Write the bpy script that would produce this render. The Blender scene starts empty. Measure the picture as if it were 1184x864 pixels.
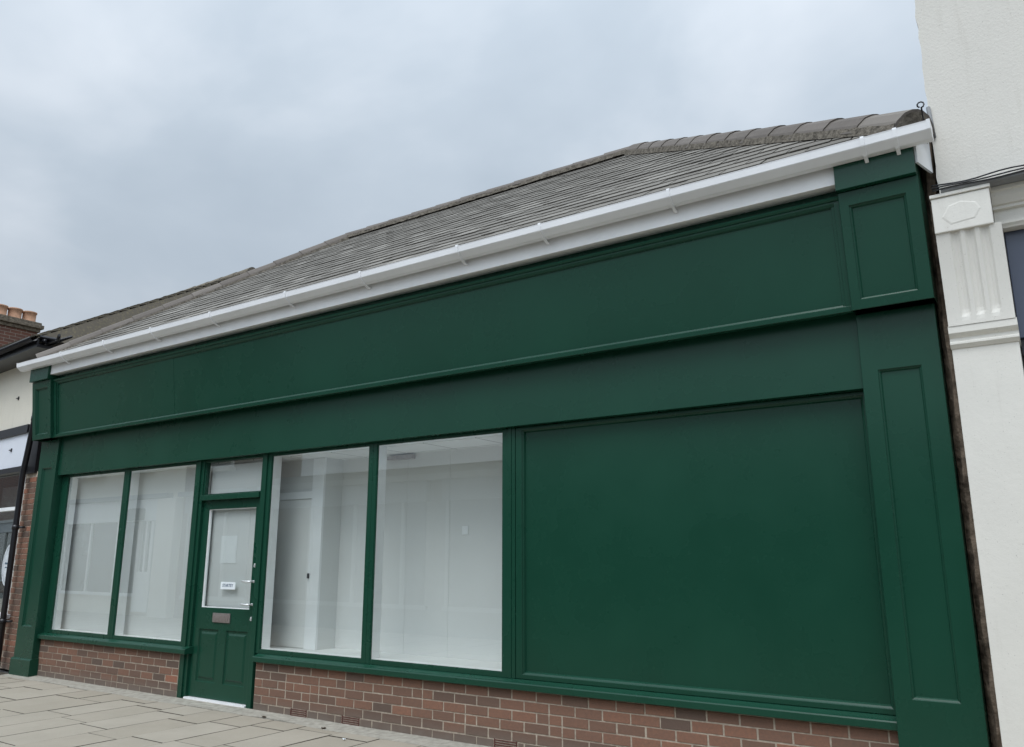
import bpy, bmesh, math, random
from mathutils import Vector, Matrix
random.seed(7)
S = bpy.context.scene
COL = S.collection
R = math.radians
H = 1.444                      # eye height of the photographer
D = 5.5                        # distance to the brick face (y = 0)

# ------------------------------------------------------------------ materials
def new_mat(name):
    m = bpy.data.materials.new(name); m.use_nodes = True
    nt = m.node_tree
    return m, nt, nt.nodes['Principled BSDF']
def N(nt, t, **kw):
    n = nt.nodes.new(t)
    for k, v in kw.items():
        if k in n.inputs.keys(): n.inputs[k].default_value = v
        else: setattr(n, k, v)
    return n
def noise(nt, scale, detail=4, rough=.55, coord='Object', stretch=None):
    tc = N(nt, 'ShaderNodeTexCoord'); src = tc.outputs[coord]
    if stretch:
        mp = N(nt, 'ShaderNodeMapping'); mp.inputs['Scale'].default_value = stretch
        nt.links.new(src, mp.inputs['Vector']); src = mp.outputs[0]
    n = N(nt, 'ShaderNodeTexNoise', Scale=scale, Detail=detail, Roughness=rough)
    nt.links.new(src, n.inputs['Vector'])
    return n.outputs['Fac']
def ramp(nt, fac, stops):
    r = N(nt, 'ShaderNodeValToRGB')
    cr = r.color_ramp
    while len(cr.elements) < len(stops): cr.elements.new(.5)
    for e, (p, c) in zip(cr.elements, stops):
        e.position = p; e.color = (*c, 1) if len(c) == 3 else c
    nt.links.new(fac, r.inputs['Fac'])
    return r.outputs['Color']
def mix(nt, fac, a, b, mode='MIX'):
    m = N(nt, 'ShaderNodeMix', data_type='RGBA', blend_type=mode)
    for s, v in ((m.inputs[0], fac), (m.inputs[6], a), (m.inputs[7], b)):
        if hasattr(v, 'is_output'): nt.links.new(v, s)
        elif isinstance(v, (int, float)): s.default_value = v
        else: s.default_value = (*v, 1)
    return m.outputs[2]
def bump(nt, bs, h, strength, dist=.01):
    b = N(nt, 'ShaderNodeBump', Strength=strength, Distance=dist)
    nt.links.new(h, b.inputs['Height']); nt.links.new(b.outputs[0], bs.inputs['Normal'])
def mrange(nt, v, a, b, c, d):
    n = N(nt, 'ShaderNodeMapRange'); nt.links.new(v, n.inputs[0])
    for i, x in enumerate((a, b, c, d)): n.inputs[i+1].default_value = x
    return n.outputs[0]
def attr(nt, name):
    a = N(nt, 'ShaderNodeAttribute'); a.attribute_name = name
    return a.outputs['Color']
def simple(name, col, rough=.5, var=.08, nscale=6, bscale=None, bstr=.1, bdist=.004, metal=0, spec=.5):
    m, nt, b = new_mat(name)
    f = noise(nt, nscale)
    c0 = tuple(c*(1-var) for c in col); c1 = tuple(min(1, c*(1+var)) for c in col)
    nt.links.new(ramp(nt, f, [(.3, c0), (.7, c1)]), b.inputs['Base Color'])
    b.inputs['Roughness'].default_value = rough; b.inputs['Metallic'].default_value = metal
    b.inputs['Specular IOR Level'].default_value = spec
    if bscale: bump(nt, b, noise(nt, bscale, 3), bstr, bdist)
    return m

GREEN_COL = (.0080, .0520, .0310)
def green_paint():
    m, nt, b = new_mat('green_paint')
    f = noise(nt, 1.3, 5, .6); f2 = noise(nt, 60, 3)
    a = tuple(c*.92 for c in GREEN_COL); c = tuple(c*1.08 for c in GREEN_COL)
    base = ramp(nt, f, [(.3, a), (.7, c)])
    # very faint vertical rain marks
    st = noise(nt, 3, 4, .7, stretch=(6, 6, .3))
    base = mix(nt, mrange(nt, st, .55, .9, 0, .05), base, (.05, .08, .07))
    nt.links.new(base, b.inputs['Base Color'])
    nt.links.new(mrange(nt, f, .3, .7, .24, .32), b.inputs['Roughness'])
    b.inputs['Specular IOR Level'].default_value = .28
    bump(nt, b, noise(nt, 1.1, 1, .4), .05, .02)
    return m
GREEN = green_paint()

def brick_mat(name, dark=1.0, grime=True):
    m, nt, b = new_mat(name)
    t = attr(nt, 'tint')
    sp = N(nt, 'ShaderNodeSeparateColor'); nt.links.new(t, sp.inputs[0])
    c = ramp(nt, sp.outputs[0], [(0, (.125*dark, .090*dark, .072*dark)), (.25, (.215*dark, .118*dark, .082*dark)), (.65, (.275*dark, .137*dark, .090*dark)), (1, (.34*dark, .145*dark, .090*dark))])
    f = noise(nt, 45, 5, .7)
    c = mix(nt, mrange(nt, f, .35, .75, 0, .55), c, (.12, .085, .07))
    f3 = noise(nt, 160, 2)
    c = mix(nt, mrange(nt, f3, .62, .78, 0, .3), c, (.34, .25, .19))
    if grime:   # splash staining on the lowest courses
        tc = N(nt, 'ShaderNodeTexCoord'); sx = N(nt, 'ShaderNodeSeparateXYZ'); nt.links.new(tc.outputs['Object'], sx.inputs[0])
        g = mrange(nt, sx.outputs['Z'], .02, .14, .75, 0)
        gm = N(nt, 'ShaderNodeMath', operation='MULTIPLY'); nt.links.new(g, gm.inputs[0]); nt.links.new(mrange(nt, noise(nt, 7), .3, .6, .5, 1), gm.inputs[1])
        c = mix(nt, gm.outputs[0], c, (.19, .16, .135))
    nt.links.new(c, b.inputs['Base Color']); b.inputs['Roughness'].default_value = .85
    b.inputs['Specular IOR Level'].default_value = .25
    bump(nt, b, f, .5, .004)
    return m
BRICK = brick_mat('red_brown_brick')
MORTAR = simple('mortar', (.39, .33, .265), .95, .25, 25, 120, .5, .004, spec=.2)
AIRB = simple('terracotta_airbrick', (.105, .040, .034), .85, .2, 40, spec=.3)
BLACK = simple('black_gap', (.006, .006, .006), .9, .1)
BLACKP = simple('black_gloss_paint', (.012, .012, .015), .35, .2, 10)
UPVC = simple('white_upvc', (.86, .86, .87), .28, .04, 3)
WFASC = simple('white_fascia', (.85, .85, .845), .4, .05, 4, 30, .05)
def dirtywhite(name, col, dirt, rough=.7, bsc=60, bst=.35, bd=.006, amt=.35, spec=.4):
    m, nt, b = new_mat(name)
    f = noise(nt, 2.2, 6, .65); st = noise(nt, 4, 5, .7, stretch=(5, 5, .4)); g = noise(nt, 110, 2)
    c = ramp(nt, f, [(.3, tuple(x*.93 for x in col)), (.7, col)])
    c = mix(nt, mrange(nt, st, .55, .85, 0, amt), c, dirt)
    c = mix(nt, mrange(nt, g, .69, .74, 0, .5), c, tuple(x*.5 for x in dirt))
    nt.links.new(c, b.inputs['Base Color']); b.inputs['Roughness'].default_value = rough
    b.inputs['Specular IOR Level'].default_value = spec
    bump(nt, b, noise(nt, bsc, 6, .7), bst, bd)
    return m
STUCCO = dirtywhite('white_roughcast', (.71, .68, .62), (.42, .38, .32), .9, 60, .35, .008, .3, .2)
PLAST = dirtywhite('white_masonry_paint', (.735, .71, .65), (.45, .41, .35), .6, 28, .25, .006, .25)
CREAM = dirtywhite('cream_render', (.78, .735, .63), (.38, .34, .28), .85, 50, .25, .006, .2, .2)
OLDREND = simple('old_brown_render', (.16, .125, .095), .95, .6, 14, 22, .9, .02, spec=.15)
LEAD = simple('lead_flashing', (.22, .225, .23), .6, .25, 8)
INWHITE = simple('interior_white', (.74, .75, .74), .6, .03, 2, spec=.3)
INWALL = simple('interior_wall', (.70, .71, .70), .6, .02, 1.2, spec=.3)
INDARK = simple('interior_joint', (.18, .19, .19), .7, .05)
INFRAME = simple('white_inner_frame', (.86, .87, .87), .4, .04, 4)
GREYMET = simple('brushed_grey_metal', (.45, .40, .39), .38, .15, 30, metal=.85)
CHROME = simple('satin_chrome', (.82, .83, .83), .32, .05, 10, metal=.45)
PAPER = simple('white_paper', (.80, .84, .86), .6, .03, 8)
INK = simple('grey_ink', (.09, .14, .20), .7, .05)
NAVY = simple('navy_sign_face', (.060, .075, .115), .3, .08, 3)
WSIGN = simple('white_sign_face', (.74, .77, .84), .35, .04, 2)
POT = simple('buff_clay_pot', (.45, .255, .16), .85, .2, 14, 60, .2)
CONC = simple('concrete_edging', (.33, .31, .265), .95, .22, 16, 90, .5, .004, spec=.2)
ASPH = simple('asphalt', (.055, .055, .055), .9, .3, 30, 200, .4)
LEAFM = simple('dead_leaf', (.05, .035, .02), .8, .3, 60)
CURT = simple('net_curtain', (.45, .45, .43), .9, .15, 8)
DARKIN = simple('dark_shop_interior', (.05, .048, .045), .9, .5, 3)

def slab_mat():
    m, nt, b = new_mat('paving_slab')
    t = attr(nt, 'tint'); sp = N(nt, 'ShaderNodeSeparateColor'); nt.links.new(t, sp.inputs[0])
    c = ramp(nt, sp.outputs[0], [(0, (.318, .280, .224)), (.5, (.358, .318, .260)), (1, (.392, .355, .296))])
    f = noise(nt, 2.1, 6, .7); f2 = noise(nt, 170, 3, .7); f3 = noise(nt, 14, 5, .7)
    c = mix(nt, mrange(nt, f, .4, .7, 0, .35), c, (.24, .218, .172))
    c = mix(nt, mrange(nt, f3, .55, .75, 0, .35), c, (.40, .375, .315))
    c = mix(nt, mrange(nt, f2, .58, .75, 0, .35), c, (.14, .13, .115))
    nt.links.new(c, b.inputs['Base Color']); b.inputs['Roughness'].default_value = .85
    b.inputs['Specular IOR Level'].default_value = .3
    bump(nt, b, f2, .35, .004)
    return m
SLAB = slab_mat()
JOINT = simple('slab_joint', (.075, .067, .054), .95, .3, 20, spec=.1)

def slate_mat(name, cols, lich, amt):
    m, nt, b = new_mat(name)
    t = attr(nt, 'tint'); sp = N(nt, 'ShaderNodeSeparateColor'); nt.links.new(t, sp.inputs[0])
    c = ramp(nt, sp.outputs[0], [(0, cols[0]), (.5, cols[1]), (1, cols[2])])
    f = noise(nt, 3, 6, .7); f2 = noise(nt, 28, 5, .75); f3 = noise(nt, 9, 4, .7)
    c = mix(nt, mrange(nt, f2, .5, .72, 0, amt), c, lich)
    c = mix(nt, mrange(nt, f, .5, .75, 0, .45), c, tuple(x*.55 for x in cols[1]))
    c = mix(nt, mrange(nt, f3, .66, .72, 0, .6), c, tuple(x*.4 for x in cols[0]))
    nt.links.new(c, b.inputs['Base Color']); b.inputs['Roughness'].default_value = .8
    b.inputs['Specular IOR Level'].default_value = .25
    bump(nt, b, f2, .4, .005)
    return m
SLATE = slate_mat('grey_slate', [(.135, .124, .108), (.20, .186, .164), (.262, .245, .218)], (.29, .27, .23), .35)
MOSST = slate_mat('mossy_tile', [(.125, .108, .085), (.175, .152, .118), (.235, .205, .155)], (.30, .25, .135), .7)
HIPT = slate_mat('concrete_ridge_tile', [(.125, .108, .095), (.155, .135, .12), (.185, .165, .145)], (.22, .20, .165), .35)
BED = simple('mortar_bed', (.15, .132, .108), .95, .5, 25, 60, .9, .012, spec=.1)

def proc_brick(name, c1, c2, mort):
    m, nt, b = new_mat(name)
    tc = N(nt, 'ShaderNodeTexCoord'); sx = N(nt, 'ShaderNodeSeparateXYZ'); nt.links.new(tc.outputs['Object'], sx.inputs[0])
    ad = N(nt, 'ShaderNodeMath', operation='ADD'); nt.links.new(sx.outputs['X'], ad.inputs[0]); nt.links.new(sx.outputs['Y'], ad.inputs[1])
    cb = N(nt, 'ShaderNodeCombineXYZ'); nt.links.new(ad.outputs[0], cb.inputs[0]); nt.links.new(sx.outputs['Z'], cb.inputs[1])
    t = N(nt, 'ShaderNodeTexBrick', Scale=1.0); t.inputs['Brick Width'].default_value = .225; t.inputs['Row Height'].default_value = .075
    t.inputs['Mortar Size'].default_value = .006
    t.inputs['Color1'].default_value = (*c1, 1); t.inputs['Color2'].default_value = (*c2, 1); t.inputs['Mortar'].default_value = (*mort, 1)
    nt.links.new(cb.outputs[0], t.inputs['Vector'])
    c = mix(nt, mrange(nt, noise(nt, 12, 5, .7), .4, .8, 0, .5), t.outputs['Color'], tuple(x*.5 for x in c1))
    nt.links.new(c, b.inputs['Base Color']); b.inputs['Roughness'].default_value = .9
    bump(nt, b, t.outputs['Fac'], -.5, .01)
    return m
CHBRICK = proc_brick('chimney_brick', (.17, .075, .052), (.12, .062, .05), (.27, .23, .19))
FARBRICK = proc_brick('far_brick', (.13, .062, .045), (.09, .05, .042), (.20, .17, .15))
STREETB = proc_brick('pier_brick', (.20, .095, .065), (.13, .08, .062), (.30, .26, .22))

def ceil_mat():
    m, nt, b = new_mat('ceiling_tile')
    tc = N(nt, 'ShaderNodeTexCoord')
    t = N(nt, 'ShaderNodeTexBrick', Scale=1.0); t.offset = 0
    t.inputs['Brick Width'].default_value = .6; t.inputs['Row Height'].default_value = .6; t.inputs['Mortar Size'].default_value = .008
    t.inputs['Color1'].default_value = (.80, .80, .78, 1); t.inputs['Color2'].default_value = (.76, .76, .74, 1); t.inputs['Mortar'].default_value = (.35, .35, .34, 1)
    nt.links.new(tc.outputs['Object'], t.inputs['Vector'])
    nt.links.new(t.outputs['Color'], b.inputs['Base Color']); b.inputs['Roughness'].default_value = .9
    return m
CEIL = ceil_mat()

def glass_mat(name='window_glass', tint=(.93, .96, .95), ior=1.5, k=3.8):
    m = bpy.data.materials.new(name); m.use_nodes = True; nt = m.node_tree; nt.nodes.clear()
    o = N(nt, 'ShaderNodeOutputMaterial'); tr = N(nt, 'ShaderNodeBsdfTransparent'); gl = N(nt, 'ShaderNodeBsdfGlossy')
    tr.inputs['Color'].default_value = (*tint, 1); gl.inputs['Roughness'].default_value = .0; gl.inputs['Color'].default_value = (.95, .97, .97, 1)
    # two-surface Schlick reflectance, the same from both sides of the sheet
    ge = N(nt, 'ShaderNodeNewGeometry'); dt = N(nt, 'ShaderNodeVectorMath', operation='DOT_PRODUCT')
    nt.links.new(ge.outputs['Normal'], dt.inputs[0]); nt.links.new(ge.outputs['Incoming'], dt.inputs[1])
    def M(op, a, b=None, cl=False):
        n = N(nt, 'ShaderNodeMath', operation=op, use_clamp=cl)
        for i, q in enumerate((a, b)):
            if q is None: continue
            if hasattr(q, 'is_output'): nt.links.new(q, n.inputs[i])
            else: n.inputs[i].default_value = q
        return n.outputs[0]
    c1 = M('SUBTRACT', 1.0, M('ABSOLUTE', dt.outputs['Value'])); p5 = M('POWER', c1, 5.0)
    ff = M('ADD', M('MULTIPLY', p5, .96), .04)
    class ml: outputs = [M('MULTIPLY', ff, k, True)]
    ms = N(nt, 'ShaderNodeMixShader'); nt.links.new(ml.outputs[0], ms.inputs[0]); nt.links.new(tr.outputs[0], ms.inputs[1]); nt.links.new(gl.outputs[0], ms.inputs[2])
    bp = N(nt, 'ShaderNodeBump', Strength=.02, Distance=.01); nt.links.new(noise(nt, .9, 2), bp.inputs['Height'])
    nt.links.new(bp.outputs[0], gl.inputs['Normal'])
    nt.links.new(ms.outputs[0], o.inputs['Surface'])
    return m
GLASS = glass_mat()

# ------------------------------------------------------------------ mesh helpers
class MB:
    def __init__(s): s.bm = bmesh.new(); s.tl = None; s.xf = None
    def tint(s):
        if s.tl is None: s.tl = s.bm.loops.layers.color.new('tint')
        return s.tl
    def v(s, p): return s.bm.verts.new(p)
    def face(s, pts, mi=0, tint=None, smooth=False):
        f = s.bm.faces.new([s.v(p) for p in pts]); f.material_index = mi; f.smooth = smooth
        if tint is not None:
            l = s.tint()
            for lp in f.loops: lp[l] = (tint, tint, tint, 1)
        return f
    def box(s, x0, x1, y0, y1, z0, z1, bev=.0, mi=0):
        vs = [s.v((x, y, z)) for x in (x0, x1) for y in (y0, y1) for z in (z0, z1)]
        fs = [(0,1,3,2), (4,6,7,5), (0,4,5,1), (2,3,7,6), (0,2,6,4), (1,5,7,3)]
        faces = [s.bm.faces.new([vs[i] for i in f]) for f in fs]
        for f in faces: f.material_index = mi
        if bev:
            ed = list({e for f in faces for e in f.edges})
            r = bmesh.ops.bevel(s.bm, geom=ed, offset=bev, segments=2, profile=.6, affect='EDGES')
            for f in r['faces']: f.material_index = mi
        return s
    def prism_x(s, prof, x0, x1, mi=0, smooth=False, caps=True):
        n = len(prof)
        a = [s.v((x0, y, z)) for y, z in prof]; b = [s.v((x1, y, z)) for y, z in prof]
        for i in range(n):
            j = (i+1) % n
            f = s.bm.faces.new((a[i], a[j], b[j], b[i])); f.material_index = mi; f.smooth = smooth
        if caps:
            for q in (a[::-1], b):
                f = s.bm.faces.new(q); f.material_index = mi
        return s
    def prism_z(s, prof, z0, z1, mi=0):
        a = [s.v((x, y, z0)) for x, y in prof]; b = [s.v((x, y, z1)) for x, y in prof]
        n = len(prof)
        for i in range(n):
            j = (i+1) % n
            s.bm.faces.new((a[i], a[j], b[j], b[i])).material_index = mi
        s.bm.faces.new(a[::-1]).material_index = mi; s.bm.faces.new(b).material_index = mi
        return s
    def prism_y(s, prof, y0, y1, mi=0):
        a = [s.v((x, y0, z)) for x, z in prof]; b = [s.v((x, y1, z)) for x, z in prof]
        n = len(prof)
        for i in range(n):
            j = (i+1) % n
            s.bm.faces.new((a[i], a[j], b[j], b[i])).material_index = mi
        s.bm.faces.new(a[::-1]).material_index = mi; s.bm.faces.new(b).material_index = mi
        return s
    def ring(s, r0, y0, r1, y1, mi=0):
        """four quads joining rectangle r0 (x0,x1,z0,z1) at y0 to rectangle r1 at y1"""
        c = lambda r, y: [(r[0], y, r[2]), (r[1], y, r[2]), (r[1], y, r[3]), (r[0], y, r[3])]
        A, B = c(r0, y0), c(r1, y1)
        for i in range(4):
            j = (i+1) % 4
            s.face((A[i], A[j], B[j], B[i]), mi)
    def panelled(s, rect, rec, yf, yb, depth=.022, bead=.026, edge=.003, hollow=False):
        """a timber block facing -y with a recessed, beaded panel"""
        g = lambda r, d: (r[0]+d, r[1]-d, r[2]+d, r[3]-d)
        if hollow:      # open underside, as boxed timber work is
            x0, x1, z0, z1 = rect
            s.face([(x0, yb, z0), (x0, yf+edge, z0), (x0, yf+edge, z1), (x0, yb, z1)]); s.face([(x1, yb, z0), (x1, yf+edge, z0), (x1, yf+edge, z1), (x1, yb, z1)])
            s.face([(x0, yb, z1), (x0, yf+edge, z1), (x1, yf+edge, z1), (x1, yb, z1)])
        else: s.ring(rect, yb, rect, yf+edge)
        s.ring(rect, yf+edge, g(rect, edge), yf)
        s.ring(g(rect, edge), yf, g(rec, -.004), yf); s.ring(g(rec, -.004), yf, rec, yf+.004)
        s.ring(rec, yf+.004, rec, yf+.008)
        s.ring(rec, yf+.008, g(rec, bead*.55), yf+.008+(depth-.008)*.3)
        s.ring(g(rec, bead*.55), yf+.008+(depth-.008)*.3, g(rec, bead), yf+depth)
        q = g(rec, bead); y = yf+depth
        s.face([(q[0], y, q[2]), (q[1], y, q[2]), (q[1], y, q[3]), (q[0], y, q[3])])
        s.face([(rect[0], yb, rect[2]), (rect[0], yb, rect[3]), (rect[1], yb, rect[3]), (rect[1], yb, rect[2])])
        return s
    def pillow(s, fn, u0, u1, v0, v1, w0, w1, c, tint, mi=0, mside=None):
        """chamfered block; fn maps (u,v,w) to space, w1 = visible face"""
        A = [(u0, v0), (u1, v0), (u1, v1), (u0, v1)]; B = [(u0+c, v0+c), (u1-c, v0+c), (u1-c, v1-c), (u0+c, v1-c)]
        lo = [fn(*p, w0) for p in A]; md = [fn(*p, w1-c) for p in A]; hi = [fn(*p, w1) for p in B]
        for i in range(4):
            j = (i+1) % 4
            s.face((lo[i], lo[j], md[j], md[i]), mi if mside is None else mside, tint); s.face((md[i], md[j], hi[j], hi[i]), mi if mside is None else mside, tint)
        s.face(hi, mi, tint)
    def tube(s, pts, r, n=10, mi=0, caps=True):
        rings = []
        pts = [Vector(p) for p in pts]
        for i, p in enumerate(pts):
            d = (pts[min(i+1, len(pts)-1)]-pts[max(i-1, 0)]).normalized()
            a = d.orthogonal().normalized() if abs(d.z) > .9 else d.cross(Vector((0, 0, 1))).normalized()
            if abs(d.z) > .9: a = Vector((1, 0, 0)) - d*d.x; a.normalize()
            b = d.cross(a)
            rr = r[i] if isinstance(r, (list, tuple)) else r
            rings.append([s.v(p+(a*math.cos(t)+b*math.sin(t))*rr) for t in [2*math.pi*k/n for k in range(n)]])
        for A, B in zip(rings, rings[1:]):
            for k in range(n):
                f = s.bm.faces.new((A[k], A[(k+1) % n], B[(k+1) % n], B[k])); f.smooth = True; f.material_index = mi
        if caps:
            s.bm.faces.new(rings[0][::-1]).material_index = mi; s.bm.faces.new(rings[-1]).material_index = mi
        return s
    def lathe(s, prof, c, n=24, mi=0):
        rings = [[s.v((c[0]+r*math.cos(2*math.pi*k/n), c[1]+r*math.sin(2*math.pi*k/n), c[2]+z)) for k in range(n)] for r, z in prof]
        for A, B in zip(rings, rings[1:]):
            for k in range(n):
                f = s.bm.faces.new((A[k], A[(k+1) % n], B[(k+1) % n], B[k])); f.smooth = True; f.material_index = mi
        return s
    def warp(s, fn):
        for v in s.bm.verts: v.co = Vector(fn(*v.co))
        return s
    def build(s, name, mats, parent=None, **props):
        if len(s.bm.faces) > 1: bmesh.ops.recalc_face_normals(s.bm, faces=s.bm.faces[:])
        me = bpy.data.meshes.new(name); s.bm.to_mesh(me); s.bm.free()
        for m in (mats if isinstance(mats, (list, tuple)) else [mats]): me.materials.append(m)
        o = bpy.data.objects.new(name, me); COL.objects.link(o)
        if parent:
            o.parent = parent
            o.matrix_parent_inverse = Matrix.Identity(4) if parent.get('_local') else Matrix.Translation(-world_loc(parent))
        for k, v in props.items(): o[k] = v
        return o
def world_loc(p):
    l = Vector(p.location) if not p.get('_mesh') else Vector((0, 0, 0))
    q = p
    if q.parent and q.type == 'MESH': return Vector((0, 0, 0))   # parts keep world coordinates in their mesh
    return Vector(q.location)
def thing(name, label, cat, loc=(0, 0, 0), group=None):
    o = bpy.data.objects.new(name, None); COL.objects.link(o); o.empty_display_size = .2
    o.location = loc; o['label'] = label; o['category'] = cat
    if group: o['group'] = group
    return o
def B(name, mat, parent, *boxes, bev=.002, **props):
    m = MB()
    for b in boxes: m.box(*b, bev=bev)
    return m.build(name, mat, parent, **props)

def brick_panel(x0, x1, z0, z1, yf, parent, name, label=None, skip=(), fixed={}, rng=None):
    """individually laid bricks on a mortar backing, facing -y"""
    rng = rng or random.Random(3)
    m = MB(); m.tint()
    m.box(x0, x1, yf+.0022, yf+.10, z0, z1, mi=1)
    rows = int(round((z1-z0)/.075))
    for r in range(rows):
        za = z0+r*.075+.005; zb = za+.065
        x = x1 - (.1125 if r % 2 else 0) - .0
        x += .225
        while x > x0-.0:
            a, b = max(x0+.001, x-.225+.005), min(x1-.001, x-.005)
            x -= .225
            if b-a < .03: continue
            mid = (a+b)/2
            if r == 0 and any(abs(mid-q) < .13 and False for q in skip): continue
            cuts = [(a, b)]
            if rng.random() < .04 and b-a > .18: k = a+(b-a)*.5; cuts = [(a, k-.004), (k+.004, b)]
            if r == 0:
                out = []
                for (p, q) in cuts:
                    for s_ in skip:
                        if p < s_+.11 and q > s_-.11:
                            if s_-.115-p > .03: out.append((p, s_-.115))
                            p = max(p, s_+.115)
                    if q-p > .03: out.append((p, q))
                cuts = out
            for a, b in cuts:
                t = min(1, max(0, rng.gauss(.55, .15)))
                if rng.random() < .05: t = rng.uniform(0, .2)
                if r == 0: t *= .45
                if r == 1: t *= .7
                jw = rng.uniform(-.0006, .0030); jz = rng.uniform(-.0018, .0018); a += rng.uniform(0, .003); b -= rng.uniform(0, .003)
                m.pillow(lambda u, v, w: (u, -w, v), a, b, za+jz, zb+jz, -yf-.02, -yf+jw, .0018, t)
    o = m.build(name, [BRICK, MORTAR], parent)
    if label: o['label'] = label
    return o

# ------------------------------------------------------------------ ground
g = MB(); g.face([(-400, -400, -.03), (400, -400, -.03), (400, 400, -.03), (-400, 400, -.03)])
g.build('ground', ASPH, None, kind='structure')
m = MB(); m.tint()
m.box(-34, 9, -6.95, -.02, -.03, -.010, mi=1)
rng = random.Random(11)
xe = -6.20
cols = []
x = xe
while x < 9: cols.append((x, x+.445)); x += .445
x = xe
while x > -34: cols.append((x-.442, x)); x -= .442
for (a, b) in cols:
    y = -.19 - rng.uniform(0, .6)
    ys = [-.19]
    while y > -6.9: ys.append(y); y -= .75
    ys.append(-6.94)
    for q, p in zip(ys, ys[1:]):
        if q-p < .06: continue
        h = rng.uniform(-.0022, .0015); tx = rng.uniform(-.0035, .0035); ty = rng.uniform(-.003, .003)
        t = min(1, max(0, rng.gauss(.5, .17)))
        m.pillow(lambda u, v, w: (u, v, w+h+(u-(a+b)/2)*tx+(v-(p+q)/2)*ty), a+.0042, b-.0042, p+.0042, q-.0042, -.02, 0, .0025, t, 0, 1)
m.build('pavement', [SLAB, JOINT], None, kind='structure')
# rough concrete fillet along the foot of the wall
m = MB()
xs = [-11.4+i*.06 for i in range(int(10.9/.06)+1)]
rng = random.Random(5)
rows = [(-.20, 0.001), (-.13, .005), (-.06, .009), (.0, .014)]
grid = [[(x, y+.035*math.sin(x*1.7+math.sin(x*3.1))*(1 if k == 0 else .2)+rng.uniform(-.008, .008)*(1 if k == 0 else .3), z+rng.uniform(-.0008, .0008)) for x in xs] for k, (y, z) in enumerate(rows)]
for A, Bq in zip(grid, grid[1:]):
    for i in range(len(xs)-1): m.face((A[i], A[i+1], Bq[i+1], Bq[i]), smooth=True)
for i in range(len(xs)-1):
    A = grid[0]; m.face(((A[i][0], A[i][1], -.02), (A[i+1][0], A[i+1][1], -.02), A[i+1], A[i]))
m.build('wall_edge_strip', CONC, None, kind='structure')

# ------------------------------------------------------------------ the green shop
shop = thing('shop_building', 'dark green empty shop with long blank signboard, white gutter and hipped slate roof', 'shop', (-6, 0, 0))
# masonry core
m = MB()
m.box(-11.32, -.50, .12, .40, 2.62, 4.06); m.box(-3.72, -.50, .13, .40, 0, 2.615)
m.box(-11.36, -11.30, .12, 6.6, 0, 4.05); m.box(-.80, -.50, .405, 6.6, 0, 4.05); m.box(-11.3, -.5, 6.605, 6.9, 0, 4.05)
m.box(-11.34, -10.90, .102, .118, 0, 3.0)
m.build('wall', STREETB, shop)
# stall risers
r1 = brick_panel(-10.90, -7.99, 0, .465, 0, shop, 'stall_riser', 'short red brick wall under the pair of windows left of the door', rng=random.Random(21))
r2 = brick_panel(-6.745, -.90, 0, .465, 0, shop, 'stall_riser', 'long red brick wall with air bricks right of the door', skip=(-6.10, -5.43, -3.77), rng=random.Random(4))
for cx in (-6.10, -5.43, -3.77):
    m = MB(); m.box(cx-.108, cx+.108, .018, .06, .012, .078, mi=1)
    for k in range(4): m.box(cx-.106, cx+.106, -.003, .004, .013+k*.0175, .013+k*.0175+.0075, bev=.001)
    for sx in (-1, 1): m.box(cx+sx*.104-.004, cx+sx*.104+.004, -.0035, .02, .0125, .077)
    m.build('air_brick', [AIRB, BLACK], r2)

# pilasters
def pilaster(x0, x1, rec, label, side):
    yf = -.085
    m = MB(); m.panelled((x0, x1, .21, 2.99), rec, yf, .10, depth=.022, bead=.014)
    p = m.build('pilaster', GREEN, shop, label=label)
    m = MB()
    prof = [(-.11, .0), (-.11, .195), (-.104, .205), (-.088, .214), (.09, .214), (.09, 0)]
    m.prism_x(prof, x0-.02, x1+.02); m.build('pilaster_base', GREEN, p)
    return p
pilaster(-11.355, -10.90, (-11.252, -11.008, .60, 2.615), 'green panelled pilaster at the left end beside the downpipe', 0)
pilaster(-.948, -.490, (-.848, -.604, .647, 2.607), 'tall green panelled pilaster at the right end beside the white building', 1)

# consoles raked forward with the signboard
RAKE = .125
def rake(z0, z1):
    return lambda x, y, z: (x, y-(max(z0, min(z1, z))-z0)*RAKE if y < .02 else y, z)
def console(x0, x1, rec, label):
    m = MB(); m.panelled((x0, x1, 2.987, 3.757), rec, -.21, .11, depth=.024, bead=.015, hollow=True)
    m.warp(rake(2.987, 3.757))
    c = m.build('console', GREEN, shop, label=label)
    m = MB(); m.box(x0-.004, x1-.004, -.346, .11, 3.762, 4.03, bev=.003); m.build('console_cap', GREEN, c)
console(-11.36, -10.885, (-11.275, -10.965, 3.055, 3.665), 'narrow raked green end block at the left end of the signboard')
console(-.946, -.474, (-.886, -.556, 3.052, 3.662), 'broad raked green end block at the right end of the signboard')

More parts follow.
